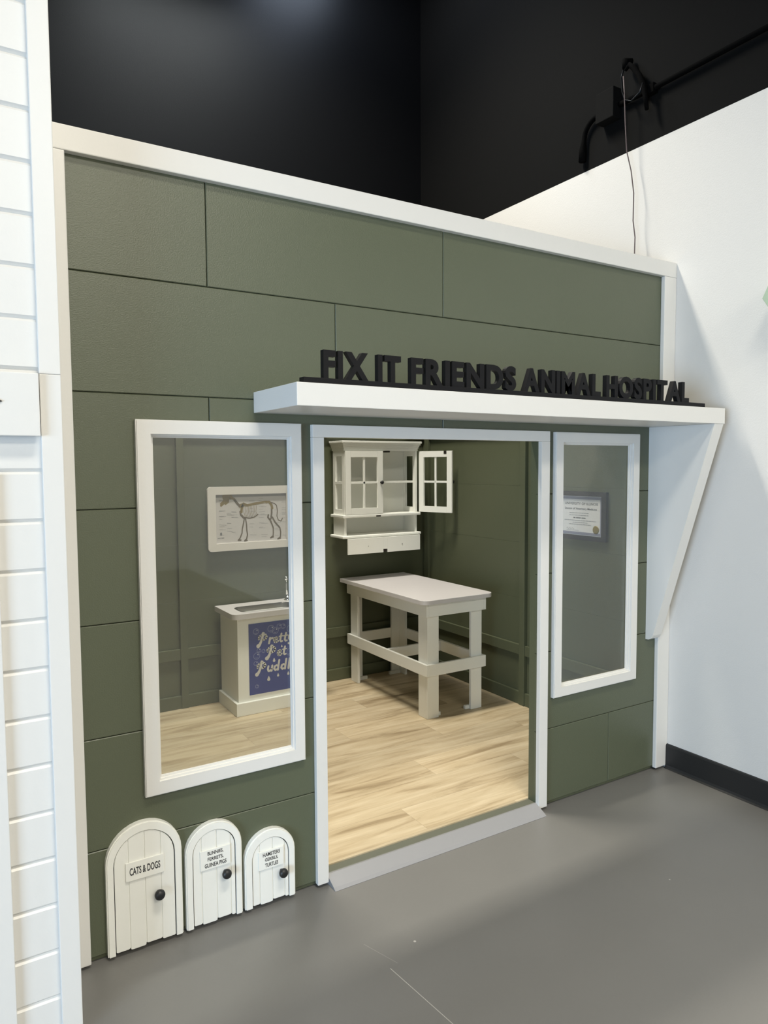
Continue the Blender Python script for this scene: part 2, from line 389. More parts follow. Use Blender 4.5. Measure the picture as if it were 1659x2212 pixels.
# ---- white trims of the front
def strip(name, *b, bev=0.003, mat_='white'):
    return struct(name, MB().box(*b, bev=bev), mat_)
strip('trim_1', FX0-0.004, 2.6065, -0.022, 0.06, 2.324, 2.392)
strip('trim_2', FX0, -0.006, -0.021, -0.0005, 0.012, 2.3238)
strip('trim_3', 2.524, 2.6065, -0.021, -0.0005, 0.012, 2.3238)
dc = MB(); dc.box(0.730, 0.772, -0.021, -0.0005, 0.012, 1.5598, bev=0.002); dc.box(1.766, 1.813, -0.021, -0.0005, 0.012, 1.5598, bev=0.002); dc.box(0.730, 1.813, -0.021, -0.0005, 1.56, 1.602, bev=0.002)
o = dc.build('door_1', 'white'); o['kind'] = 'structure'
sl = MB(); sl.box(0.7725, 1.7675, 0.004, 0.0448, 0.001, 0.031, bev=0.003)
struct('trim_4', sl, 'sill')

def window(name, x0, x1, z0, z1, c=0.042, cr=0.042, st=0.010):
    w = root(name, ((x0+x1)/2, -0.02, z0), None, None); w['kind'] = 'structure'
    ix0, ix1, iz0, iz1 = x0+c, x1-cr, z0+c, z1-c
    fr = MB(); y0, y1 = -0.021, -0.0005
    def mitre(X0, X1, Z0, Z1, x0, x1, z0, z1, ya, yb):
        O = [(X0, Z0), (X1, Z0), (X1, Z1), (X0, Z1), (X0, Z0)]; I = [(x0, z0), (x1, z0), (x1, z1), (x0, z1), (x0, z0)]
        fr.ring(O, I, ((0, yb, 0), (1, 0, 0), (0, 0, 1)), yb-ya)
    mitre(x0, x1, z0, z1, x0+.003, x1-.003, z0+.003, z1-.003, -0.0175, y1)
    mitre(x0+.003, x1-.003, z0+.003, z1-.003, ix0, ix1, iz0, iz1, y0, y1)
    fr.build('window_casing', 'white', w)
    fr = MB(); mitre(ix0-.004, ix1+.004, iz0-.004, iz1+.004, ix0+.005, ix1-.005, iz0+.005, iz1-.005, -0.011, 0.0055)
    mitre(ix0+.003, ix1-.003, iz0+.003, iz1-.003, ix0+.010, ix1-st, iz0+.010, iz1-.010, -0.002, 0.0055)
    fr.build('window_stop', 'white', w)
    MB().box(ix0-.003, ix1+.003, 0.006, 0.009, iz0-.003, iz1+.003).build('window_pane', 'glass', w)
    return w
window('window_1', 0.161, 0.690, 0.470, 1.603, cr=0.037, st=0.006)
window('window_2', 1.849, 2.374, 0.473, 1.600)

# ---- the inner room of the playhouse
IX0, IX1, IY1, ZF = -0.03, 2.577, 2.0, 0.035
struct('floor_playroom', MB().box(IX0, IX1, 0.0452, IY1, 0.001, ZF), 'wood')
def inner(name, frame, w, seams):
    mb = MB(); o, r_, u = [Vector(q) for q in frame]; n = r_.cross(u)
    tmp = MB(); rows = [0.036] + [Z6+H*i for i in range(6)] + [2.38]
    for k in range(7): board(tmp, 0, w, rows[k]+0.0003, rows[k+1]-0.0003, [], 0, 0.010, 0.0005)
    mb.add([o + r_*v[0] + u*v[2] - n*v[1] for v in tmp.v], tmp.f)
    mb.add([o + r_*a - n*d + u*c for d in (0.0101, 0.02) for a, c in ((0, 0.036), (w, 0.036), (w, 2.38), (0, 2.38))], [(0, 1, 2, 3), (7, 6, 5, 4), (0, 4, 5, 1), (1, 5, 6, 2), (2, 6, 7, 3), (3, 7, 4, 0)])
    return struct(name, mb, 'green_in')
inner('wall_playroom_back', ((IX0, IY1, 0), (1, 0, 0), (0, 0, 1)), IX1-IX0, [])
inner('wall_playroom_right', ((IX1, IY1-0.001, 0), (0, -1, 0), (0, 0, 1)), IY1-0.05, [])
inner('wall_playroom_left', ((IX0, 0.05, 0), (0, 1, 0), (0, 0, 1)), IY1-0.052, [])
t = 0.018
tr = MB()
for z0, z1 in ((ZF, 0.112), (0.325, 0.392), (1.645, 1.715)): tr.box(IX0+.001, IX1-.0005, IY1-t, IY1-.0005, z0+.0005, z1, bev=0.003)
for x0 in (0.0, 0.826, 1.66): tr.box(x0, x0+0.043, IY1-t-.006, IY1-.0005, ZF+.0005, 2.3, bev=0.003)
struct('trim_5', tr, 'green_in')
tr = MB()
for z0, z1 in ((ZF, 0.112), (0.335, 0.397), (1.645, 1.715)): tr.box(IX1-t, IX1-.0005, 0.05, IY1-t-.0005, z0+.0005, z1, bev=0.003)
for y0 in (1.905, 0.925): tr.box(IX1-t-.006, IX1-.0005, y0, y0+0.045, ZF+.0005, 2.3, bev=0.003)
struct('trim_6', tr, 'green_in')

# ---- white shiplap wall at the left, standing a step in front of the green one
PY = -0.243
tmp = MB(); z = 0.354-0.1223*3
while z < 3.15:
    board(tmp, -1.6, -0.106, max(z, 0.004), z+0.1223, [], PY, PY+0.016, 0.0075); z += 0.1223
struct('wall_left', tmp, 'white')
struct('wall_left_core', MB().box(-1.6, -0.072, PY+0.0162, -0.024, 0.002, 3.15), 'white')
tr = MB(); tr.box(-0.1135, -0.0655, -0.260, -0.2265, 0.004, 1.689, bev=0.002); tr.box(-0.1135, -0.0655, -0.260, -0.2265, 1.6894, 3.15, bev=0.002)
struct('trim_7', tr, 'white')
struct('trim_8', MB().box(-0.31, -0.2150, -0.260, -0.2435, 0.004, 1.45, bev=0.002), 'white')

# ================================================================== THINGS
# ---- canopy shelf over the doorway and its bracket
cn = root('canopy_shelf', (1.53, -0.16, 1.632), 'white boxed canopy shelf above the doorway, carrying the black letters', 'shelf')
MB().box(0.532, 2.528, -0.33, -0.0005, 1.634, 1.700, bev=0.002).build('shelf_board', 'white', cn)
MB().prism([(0, 1.6335), (0.328, 1.6335), (0.040, 0.668), (0.030, 0.652), (0.016, 0.645), (0, 0.645)], ((2.4585, -0.0005, 0), (0, -1, 0), (0, 0, 1)), -0.062, bev=0.0).build('bracket', 'white', cn)

# ---- black letter sign
sg = root('letter_sign', (1.47, -0.31, 1.7), 'black raised-letter sign reading FIX IT FRIENDS ANIMAL HOSPITAL on the white canopy', 'sign')
MB().box(0.557, 2.400, -0.322, -0.292, 1.7003, 1.7165, bev=0.0015).build('sign_base', 'sign', sg)
words = [('FIX', 0.623, 0.779), ('IT', 0.806, 0.895), ('FRIENDS', 0.926, 1.364), ('ANIMAL', 1.393, 1.782), ('HOSPITAL', 1.806, 2.306)]
for wd, x0, x1 in words:
    x1 -= 0.006
    gl = []
    for ch in wd:
        V, F = tmesh(ch, 0.040, 0.05, 0.0); ax, bx = min(v.x for v in V), max(v.x for v in V)
        gl.append((V, F, ax, bx))
    gap = 0.085; tot = sum(q[3]-q[2] for q in gl)+gap*(len(gl)-1); sc = (x1-x0)/tot; x = x0
    for V, F, ax, bx in gl:
        lo = min(v.y for v in V); hi = max(v.y for v in V); lo, hi = min(lo, 0), max(hi, 0.7)
        mb = MB(); mb.add([(x+(v.x-ax)*sc, -0.307-(v.z/0.05)*0.0095, 1.7163+(v.y+0.040)/0.809*0.0865) for v in V], F)
        mb.build('letter', 'sign', sg); x += (bx-ax+gap)*sc

# ---- the three little arched pet doors
def arch(x0, x1, top, z0=0.0, n=18):
    r = (x1-x0)/2; cx = (x0+x1)/2; cz = top-r*1.0
    return [(x0, z0)] + [(cx-r*math.cos(math.pi*i/n), cz+r*math.sin(math.pi*i/n)) for i in range(n+1)] + [(x1, z0)]
def pet_door(x0, x1, top, ix0, ix1, itop, plate, knob, lines, label):
    t = root('pet_door', ((x0+x1)/2, -0.0, 0.008), label, 'door', 'little arched pet doors along the base of the wall')
    F0 = ((0, -0.0005, 0), (1, 0, 0), (0, 0, 1))
    fr = MB(); e = 0.0035
    A = arch(x0, x1, top, 0.013); B = arch(x0+e, x1-e, top-e, 0.013); C_ = arch(ix0, ix1, itop, 0.013)
    fr.ring(A, B, F0, 0.017); fr.ring(B, C_, F0, 0.021); fr.build('door_frame', 'cream', t)
    MB().ring(C_, arch(ix0+.0028, ix1-.0028, itop-.0028, 0.013), F0, 0.004).build('door_gap', 'black', t, label='thin dark gap round the door leaf')
    # leaf of vertical boards with a wavy foot
    lf = MB(); w = (ix1-ix0-.0056); nb = 4 if w > .15 else 3; X0 = ix0+.0028
    xs = [X0+w*q for q in ([0, .23, .50, .77, 1] if nb == 4 else [0, .20, .56, 0.9, 1])]
    r = w/2; cx = X0+w/2; cz = itop-.0028-r; nb = len(xs)-1
    lf.prism([(X0, .02)]+[(cx-r*math.cos(math.pi*q/16), cz+r*math.sin(math.pi*q/16)) for q in range(17)]+[(X0+w, .02)], F0, 0.0155)
    for i in range(nb):
        a, b = xs[i]+(0.0012 if i else 0), xs[i+1]-(0.0012 if i < nb-1 else 0)
        foot = 0.012 + (0.006, 0.002, 0.007, 0.003)[i % 4]
        pts = [(a, foot+.002), (a+.004, foot), (b-.004, foot), (b, foot+.002)]
        for k in range(9):
            xx = b+(a-b)*k/8; pts.append((xx, cz+math.sqrt(max(0, r*r-(xx-cx)**2))))
        lf.prism(pts, F0, 0.018, bev=0.0012)
    leaf = lf.build('door_leaf', 'cream', t)
    px0, px1, pz0, pz1 = plate
    tx = MB().box(px0, px1, -0.0235, -0.0188, pz0, pz1, bev=0.0012); tx.cur = 1; n = len(lines); h = (pz1-pz0); 
    for i, (s, a, b) in enumerate(lines):
        if n == 1: z0, z1 = pz0+h*.30, pz0+h*.70
        else: z1 = pz1-h*(0.10+0.29*i); z0 = z1-h*0.21
        text_into(tx, s, FRONT(0, -0.0236, 0), px0+(px1-px0)*a, px0+(px1-px0)*b, z0, z1, bold=0.022, depth=0.0003)
    tx.build('sign_plate', ['cream', 'ink'], t, label='small raised plate with dark printed words')
    kx, kz, kr = knob
    MB().lathe([(kr*.35, 0), (kr*.35, .008), (kr*.8, .012), (kr, .018), (kr, .024), (kr*.85, .029), (kr*.4, .032)], (kx, -0.0185, kz), (0, -1, 0)).build('door_knob', 'black', t, label='round black knob')
pet_door(0.041, 0.264, 0.400, 0.062, 0.243, 0.374, (0.096, 0.208, 0.229, 0.287), (0.190, 0.170, 0.0155),
         [('CATS & DOGS', .10, .90)], 'largest little arched white door, marked CATS & DOGS, at the left')
pet_door(0.275, 0.458, 0.341, 0.296, 0.437, 0.316, (0.320, 0.418, 0.192, 0.256), (0.400, 0.169, 0.0150),
         [('BUNNIES,', .24, .76), ('FERRETS,', .24, .76), ('GUINEA PIGS', .14, .86)], 'middle little arched white door, marked BUNNIES, FERRETS, GUINEA PIGS')
pet_door(0.467, 0.645, 0.264, 0.491, 0.623, 0.237, (0.513, 0.602, 0.133, 0.196), (0.594, 0.111, 0.0150),
         [('HAMSTERS', .17, .85), ('GERBILS,', .25, .77), ('TURTLES', .25, .77)], 'smallest little arched white door, marked HAMSTERS GERBILS, TURTLES, nearest the doorway')

# ---- ramp strip at the threshold
rp = MB(); X0, X1 = 0.7735, 1.7665
P = [(0.003, 0.0005), (0.003, 0.0315), (-0.004, 0.032), (-0.055, 0.0085), (-0.066, 0.0012), (-0.066, 0.0005)]
V = [(X0, y, z) for y, z in P] + [(X1, y, z) for y, z in P]; k = len(P)
rp.add(V, [(i, k+i, k+(i+1) % k, (i+1) % k) for i in range(k)] + [tuple(range(k)), tuple(range(2*k-1, k-1, -1))])
tag(rp.build('threshold_ramp', 'ramp'), 'light grey ramp strip across the foot of the doorway', 'ramp')

# ---- wash stand with sink
sk = root('sink_cabinet', (1.33, 1.83, ZF), 'cream toy sink cabinet with a blue Pretty Pet Puddle panel, behind the left window', 'cabinet')
BY0, BY1, BX0, BX1 = 1.681, 1.975, 1.068, 1.592
MB().box(BX0, BX1, BY0, BY1, ZF+.0005, 0.5975, bev=0.002).build('cabinet_body', 'cream', sk)
pb = MB()
pb.prism([(0, 0), (0.56, 0), (0.56, 0.076), (0, 0.076)], ((BX0-.018, BY0-.0005, ZF+.0005), (1, 0, 0), (0, 0, 1)), 0.018, bev=0.003)
pb.box(BX0-.018, BX0-.0005, BY0, BY1, ZF+.0005, ZF+.0765, bev=0.002); pb.box(BX1+.0005, BX1+.018, BY0, BY1, ZF+.0005, ZF+.0765, bev=0.002)
pb.build('plinth', 'cream', sk)
TX0, TX1, TY0, TY1 = 1.035, 1.625, 1.652, 1.978
SX0, SX1, SY0, SY1 = 1.112, 1.462, 1.700, 1.868
# worktop with a rounded-rectangle hole
outer = rounded(TX1-TX0, TY1-TY0, 0.035, 6, (1, 1, 0, 0)); 
def loop_pts(o, n=48):
    P_ = [Vector(p) for p in o]; L_ = [0]
    for a, b in zip(P_, P_[1:]+P_[:1]): L_.append(L_[-1]+(b-a).length)
    return P_, L_
def resample_angle(poly, c, angs):
    out = []
    for a in angs:
        d = Vector((math.cos(a), math.sin(a))); best = None
        for p, q in zip(poly, poly[1:]+poly[:1]):
            e = Vector(q)-Vector(p); w = Vector(p)-c; den = d.x*e.y-d.y*e.x
            if abs(den) < 1e-12: continue
            t_ = (w.x*e.y-w.y*e.x)/den; s_ = (w.x*d.y-w.y*d.x)/den
            if t_ > 0 and -1e-6 <= s_ <= 1+1e-6: best = t_ if best is None else max(best, t_)
        out.append(c+d*best)
    return out
cW = Vector(((SX0+SX1)/2, (SY0+SY1)/2))
outW = [(TX0+a, TY0+b) for a, b in outer]; inW = [(SX0+a, SY0+b) for a, b in rounded(SX1-SX0, SY1-SY0, 0.045, 8)]
angs = sorted({round(math.atan2(p[1]-cW.y, p[0]-cW.x) % (2*math.pi), 6) for p in outW+inW})
O_ = resample_angle(outW, cW, angs); I_ = resample_angle(inW, cW, angs)
wt = MB(); O_.append(O_[0]); I_.append(I_[0])
wt.ring([tuple(p) for p in O_], [tuple(p) for p in I_], ((0, 0, 0.598), (1, 0, 0), (0, 1, 0)), 0.030)
wt.build('worktop', 'laminate', sk)
bs = MB(); n = len(I_)-1; V = []; F = []
for s_, zz in ((1.035, 0.6288), (1.0, 0.6292), (0.985, 0.625), (0.95, 0.56), (0.86, 0.552)):
    V += [(cW.x+(p.x-cW.x)*s_, cW.y+(p.y-cW.y)*(s_ if s_ > .99 else s_-.01), zz) for p in I_[:-1]]
for i in range(4):
    for j in range(n): F.append((i*n+j, i*n+(j+1) % n, (i+1)*n+(j+1) % n, (i+1)*n+j))
F.append(tuple(4*n+j for j in range(n)))
bs.add(V, F, False); bso = bs.build('basin', 'steel', sk, label='stainless steel basin')
fa = root('faucet', (0, 0, 0), None, None)
bpy.data.objects.remove(fa)
fx, fy = 1.478, 1.905
fb = MB(); fb.lathe([(.022, 0), (.022, .006), (.015, .012), (.011, .03)], (fx, fy, 0.6283), (0, 0, 1), 20)
fb.tube([(fx, fy, .655), (fx-.004, fy, .70), (fx-.004, fy, .735), (fx-.006, fy, .755)], [.008, .0055, .0055, .006])
fb.lathe([(.004, -.014), (.010, -.010), (.0135, 0), (.010, .010), (.004, .014)], (fx-.006, fy, .768), (0, 0, 1), 20)
fco = fb.build('faucet', 'chrome', sk, label='chrome faucet with a ball-ended lever')
MB().tube([(fx+.03, fy, .632), (fx+.03, fy, .70), (fx+.03, fy-.02, .735), (fx+.03, fy-.06, .745), (fx+.03, fy-.095, .73), (fx+.03, fy-.10, .70)], .0075).build('spout', 'chrome', fco)
# blue panel
PX0, PX1, PZ0, PZ1 = 1.135, 1.535, 0.144, 0.560
lt = MB().box(PX0, PX1, BY0-.003, BY0-.0003, PZ0, PZ1)
FP = ((0, BY0-.003, 0), (1, 0, 0), (0, 0, 1))
GL = {  # soft rounded hand lettering: strokes (points, radii) on a unit x-height
 'P': [([(.95, 1.95), (.72, 2.02), (.62, 1.85)], [.07, .10, .10]), ([(.75, 1.75), (.62, 1.2), (.42, .5), (.20, .05), (-.02, -.18)], [.14, .17, .17, .20, .27]),
       ([(.10, 1.0), (.12, 1.35), (.40, 1.62), (.80, 1.72), (1.15, 1.60), (1.28, 1.25), (1.10, .92), (.75, .75), (.45, .80)], [.14, .14, .12, .12, .15, .17, .16, .13, .10])],
 'r': [([(.22, .95), (.14, .5), (.05, .05)], .14), ([(.20, .6), (.42, .88), (.62, .86)], [.10, .12, .16])],
 'e': [([(.18, .48), (.62, .58), (.62, .84), (.40, .94), (.16, .75), (.08, .42), (.22, .10), (.52, .08), (.72, .24)], [.09, .09, .12, .12, .14, .15, .14, .13, .11])],
 't': [([(.38, 1.45), (.26, .9), (.16, .35), (.28, .08), (.50, .12)], [.13, .14, .14, .13, .11]), ([(.02, 1.0), (.60, 1.04)], .09)],
 'y': [([(.12, .95), (.10, .45), (.30, .12), (.55, .3)], [.13, .14, .13, .12]), ([(.78, .98), (.66, .3), (.50, -.35), (.22, -.52), (.05, -.40)], [.13, .14, .13, .13, .14])],
 'u': [([(.18, .95), (.08, .45), (.20, .10), (.48, .12), (.68, .45)], [.13, .14, .14, .13, .12]), ([(.78, .97), (.70, .5), (.66, .08)], .14)],
 'd': [([(.66, .72), (.46, .93), (.16, .75), (.08, .35), (.26, .07), (.55, .22)], [.11, .12, .14, .15, .13, .12]), ([(.90, 1.75), (.78, 1.0), (.66, .08)], .14)],
 'l': [([(.34, 1.75), (.22, 1.0), (.10, .08)], .15)]}
ADV = {'P': 1.6, 'r': .78, 'e': .88, 't': .72, 'y': 1.0, 'u': 1.0, 'd': 1.12, 'l': .56}
lt.cur = 1
def groovy(word, x, z, s=.034, w=.040):
    for ch in word:
        for pts, r_ in GL[ch]:
            rr = [q*s*1.28 for q in r_] if isinstance(r_, list) else r_*s*1.28
            lt.ribbon([(x+a*w, z+b*s) for a, b in pts], rr, FP, 0.0006)
        x += ADV[ch]*w
groovy('Pretty', 1.192, 0.432); groovy('Pet', 1.244, 0.352); groovy('Puddle', 1.181, 0.266)
def drop(cx, cz, s): lt.ribbon([(cx, cz+s*1.7), (cx, cz+s*.9), (cx, cz)], [s*.12, s*.5, s*.85], FP, 0.0006)
for cx, cz, s in ((1.338, .404, .006), (1.288, .326, .0095), (1.253, .220, .0115), (1.312, .234, .008), (1.377, .234, .0085), (1.432, .222, .011)): drop(cx, cz, s)
lt.cur = 2
for cx, cz, r_ in ((1.179, .513, .0165), (1.272, .518, .020), (1.299, .504, .019), (1.323, .526, .014), (1.349, .524, .014), (1.395, .505, .022), (1.181, .369, .019), (1.195, .400, .012), (1.223, .393, .010), (1.176, .326, .013), (1.39, .365, .021), (1.46, .535, .015), (1.18, .19, .010), (1.46, .19, .018), (1.49, .40, .014)):
    q = [(cx+r_*math.cos(a*math.pi/12), cz+r_*math.sin(a*math.pi/12)) for a in range(25)]
    lt.cur = 2; lt.ribbon(q, .0013, FP, 0.0003); lt.cur = 3; lt.ribbon([(cx+r_*.35, cz+r_*.45), (cx+r_*.45, cz+r_*.32)], r_*.13, FP, 0.0005)
    lt.cur = 2; lt.ribbon([(cx-r_*.4, cz-r_*.5), (cx, cz-r_*.66), (cx+r_*.4, cz-r_*.5)], r_*.07, FP, 0.0003)
lt.build('blue_panel', ['blue', 'letter_w', 'blue_l', 'blue_h'], sk, label='royal blue printed panel reading Pretty Pet Puddle')

# ---- dog skeleton poster in a rounded white frame
po = root('skeleton_poster', (1.28, 1.975, 0.957), 'white framed poster of a dog skeleton above the sink cabinet', 'poster')
YP = 1.9815
fw_, fh_ = 1.560-1.002, 1.345-0.957
O = [(1.002+a, .957+b) for a, b in rounded(fw_, fh_, .022, 5)]
ic = Vector((1.28, 1.152)); inr = [(1.052, 1.003), (1.508, 1.003), (1.508, 1.297), (1.052, 1.297)]
angs = sorted({round(math.atan2(p[1]-ic.y, p[0]-ic.x) % (2*math.pi), 6) for p in O+inr})
A = [tuple(p) for p in resample_angle(O, ic, angs)]; B = [tuple(p) for p in resample_angle(inr, ic, angs)]
A.append(A[0]); B.append(B[0])
MB().ring(A, B, ((0, YP, 0), (1, 0, 0), (0, 0, 1)), 0.016).build('frame', 'frame_w', po)
pr = MB().box(1.05, 1.51, YP-.003, YP-.0003, 1.001, 1.299)
PM = ['print', 'print_grey', 'ink_soft', 'bone', 'bone_gold', 'bone_light', 'ink_mid']
FPP = ((0, YP-.003, 0), (1, 0, 0), (0, 0, 1))
def pp(X, Y):
    u = (X-205)/1245.0; top = 240-25*u; bot = 1110-75*u
    return (1.052+.456*u, 1.297-(Y-top)/(bot-top)*.294)
def strokes(m, name, lst, rad, lab=None, d=0.0006):
    mb = pr; mb.cur = PM.index(m)
    for it in lst:
        r_ = rad
        if isinstance(it, tuple): it, r_ = it; r_ *= 1.25
        mb.ribbon([pp(*q) for q in it], r_, FPP, d)
pr.cur = 1; pr.box(1.052, 1.508, YP-.0035, YP-.0031, 1.280, 1.297)
strokes('ink_soft', 'caption_lines', [[(x, y), (x+w, y+random.uniform(-6, 6))] for x, y, w in
    [(random.choice((270, 400, 480, 790, 960, 1000, 1240, 1380)), random.randint(300, 1010), random.randint(40, 120)) for _ in range(70)]], .0008, 'faint caption lines', 0.0004)
strokes('bone', 'skeleton_limbs', [
    ([(520, 310), (570, 380), (620, 440)], .006), ([(630, 540), (640, 600), (700, 660)], .0042), ([(700, 660), (685, 740), (660, 850), (655, 920), (620, 1010), (590, 1045)], .0032),
    ([(720, 660), (735, 760), (740, 870), (750, 950), (735, 1020), (700, 1055)], .0032), ([(590, 1048), (630, 1045)], .004), ([(700, 1058), (740, 1050)], .004),
    ([(700, 640), (790, 658), (880, 635), (940, 590)], .0028), ([(1190, 480), (1190, 560), (1180, 640)], .0045),
    ([(1180, 650), (1160, 690), (1190, 760), (1215, 830)], .004), ([(1215, 830), (1215, 920), (1210, 970), (1170, 1000)], .0034),
    ([(1200, 640), (1250, 730), (1330, 820)], .0042), ([(1335, 820), (1350, 900), (1345, 985), (1300, 1025)], .0034), ([(1165, 1005), (1215, 990)], .0036), ([(1295, 1025), (1345, 1010)], .0036),
    ([(1130, 600), (1120, 640), (1150, 680)], .0042), ([(1180, 380), (1240, 395), (1280, 430), (1295, 520), (1285, 620), (1310, 690), (1360, 710), (1385, 660)], .0024)], .003, 'brown drawn leg bones and tail')
strokes('bone_gold', 'skeleton_skull', [
    ([(360, 270), (400, 262), (450, 262), (470, 290)], .010), ([(355, 300), (400, 310), (440, 300)], .007), ([(400, 330), (360, 380), (305, 430)], .0055), ([(360, 330), (330, 370), (300, 400)], .004),
    ([(430, 330), (420, 370), (380, 400)], .005), ([(460, 290), (520, 310)], .006), ([(630, 450), (690, 420), (760, 430), (860, 405), (960, 390), (1060, 370), (1150, 370)], .0062),
    ([(690, 400), (660, 470), (650, 550)], .0062), ([(640, 420), (700, 400), (740, 420)], .005), ([(1150, 370), (1190, 430), (1200, 480)], .0065)], .004, 'gold brown skull, spine and shoulder')
strokes('bone_light', 'skeleton_ribs', [[(700+i*27, 450-i*2), (690+i*27, 540), (715+i*27, 640-abs(i-3)*6)] for i in range(9)] + [[(660, 590), (700, 640)], [(1050, 370), (1100, 400)], [(1170, 700), (1190, 720)]], .0016, 'pale ribs')
pr.cur = 6; em = pr; em.ribbon([pp(295, 925), pp(295, 950)], .0055, FPP, .0007)
text_into(em, 'ANATOMY', FPP, pp(235, 1020)[0], pp(350, 1020)[0], pp(295, 1020)[1], pp(295, 1000)[1], bold=.01, depth=.0007)
pr.build('print', PM, po, label='pale print with a brown dog skeleton and a grey band')

# ---- examination table
tb = root('exam_table', (2.14, 1.5, ZF), 'white wooden child-height table with a pale top, inside the doorway', 'table')
LX0, LX1, LY0, LY1 = 1.946, 2.335, 1.050, 1.935
tp = MB(); tp.prism([(1.888+a, 1.002+b) for a, b in rounded(2.392-1.888, 1.974-1.002, .045, 7, (1, 1, 0, 0))], ((0, 0, 0.698), (1, 0, 0), (0, 1, 0)), 0.024, bev=.003)
tp.build('tabletop', 'laminate', tb, label='pale grey laminate tabletop with rounded corners')
for sx in (0, 1):
    for sy in (0, 1):
        x = LX0 if not sx else LX1; y = LY0 if not sy else LY1; dx = 1 if not sx else -1; dy = 1 if not sy else -1
        a = sorted((x, x+dx*.078)); b = sorted((y, y+dy*.018)); c = sorted((x, x+dx*.018)); d = sorted((y+dy*.0182, y+dy*.090))
        l = MB(); l.box(*a, *b, ZF+.0005, .6975, bev=.0015); l.box(*c, *d, ZF+.0005, .6975, bev=.0015)
        lg = l.build('leg', 'cream', tb)
        f0 = sorted((x+dx*.019 if sy == 1 else x-dx*.001*0+dx*.06, x+dx*.105)); g0 = sorted((y+dy*.019, y+dy*.037))
        MB().box(f0[0], f0[1], g0[0], g0[1], ZF+.0005, ZF+.022, bev=.001).build('foot_block', 'cream', lg)
ap = MB(); ap.box(LX0-.018, LX0-.0005, LY0-.018, LY1+.018, .622, .697, bev=.0015); ap.box(LX1+.0005, LX1+.018, LY0-.018, LY1+.018, .622, .697, bev=.0015)
ap.box(LX0, LX1, LY0-.018, LY0-.0005, .622, .697, bev=.0015); ap.box(LX0, LX1, LY1+.0005, LY1+.018, .622, .697, bev=.0015)
ap.build('apron', 'cream', tb)
for b in ((LX0-.018, LX0-.0005, LY0-.018, LY1+.018), (LX1+.0005, LX1+.018, LY0, LY1+.018), (LX0-.0004, LX1+.018, LY0-.018, LY0-.0005), (LX0, LX1, LY1+.0005, LY1+.018), (LX0, LX1, 1.46, 1.478)):
    MB().box(*b, .284, .351, bev=.0015).build('stretcher', 'cream', tb)

# ---- wall cabinet with open door
cb = root('wall_cabinet', (2.125, 1.9, 0.895), 'cream wall cabinet with glazed doors, the right one open, above the table', 'cabinet')
CX0, CX1, CY0, CY1 = 1.845, 2.405, 1.822, 1.975
sd = MB()
def sideframe(mb, x0, x1):   # side with an opening of two lights
    mb.box(x0, x1, CY0, CY0+.030, 1.152, 1.562, bev=.001); mb.box(x0, x1, CY1-.030, CY1, 1.152, 1.562, bev=.001)
    mb.box(x0, x1, CY0+.0302, CY1-.0302, 1.152, 1.185); mb.box(x0, x1, CY0+.0302, CY1-.0302, 1.530, 1.562); mb.box(x0, x1, CY0+.0302, CY1-.0302, 1.350, 1.364)
sideframe(sd, CX0, CX0+.016); sideframe(sd, CX1-.016, CX1)
sd.box(CX0+.0163, CX1-.0163, CY1-.008, CY1, 1.0186, 1.562); sd.build('carcass', 'cabw', cb)
MB().box(CX0+.0165, CX1-.0165, CY0+.022, CY1-.0085, 1.350, 1.364, bev=.001).build('shelf', 'cabw', cb)
co = MB()   # cornice in steps, widening upwards
for k, (z0, z1, ov) in enumerate(((1.5625, 1.580, .004), (1.5802, 1.590, .008), (1.5902, 1.600, .012), (1.6002, 1.612, .018), (1.6122, 1.626, .024))):
    co.box(CX0-ov, CX1+ov, CY0-ov, CY1+.008, z0, z1, bev=.002)
co.build('cornice', 'cabw', cb)
MB().box(CX0-.018, CX1+.018, CY0-.018, CY1+.008, 1.132, 1.1515, bev=.005).build('ledge', 'cabw', cb)
lo = MB(); lo.box(CX0, CX0+.016, CY0+.004, CY1, 1.0185, 1.1315, bev=.001); lo.build('lower_cheek', 'cabw', cb)
MB().box(CX1-.016, CX1, CY0+.004, CY1, 1.0185, 1.1315, bev=.001).build('lower_cheek', 'cabw', cb)
MB().box(CX0-.022, CX1+.022, CY0-.018, CY1+.008, 1.000, 1.0182, bev=.006).build('bottom_ledge', 'cabw', cb)
fl = MB(); w0, w1, z0, z1 = CX0+.008, CX1+.004, .898, .999
fl.box(w0, w0+.264, CY0-.030, CY0-.019, z0, z1, bev=.001); fl.box(w0+.296, w1, CY0-.030, CY0-.019, z0, z1, bev=.001); fl.box(w0+.2642, w0+.2958, CY0-.030, CY0-.019, z0+.022, z1)
flo = fl.build('drop_flap', 'cabw', cb)
nt_ = MB(); nt_.box(w0+.268, w0+.292, CY0-.029, CY0-.020, z0+.004, z0+.0215)
nt_.build('catch', 'hinge', flo, label='dark catch in the notch')
for qx in (.15, .41): MB().lathe([(.003, 0), (.003, .002)], (w0+qx, CY0-.0302, z0+.048), (0, -1, 0), 10).build('screw', 'screw', flo)
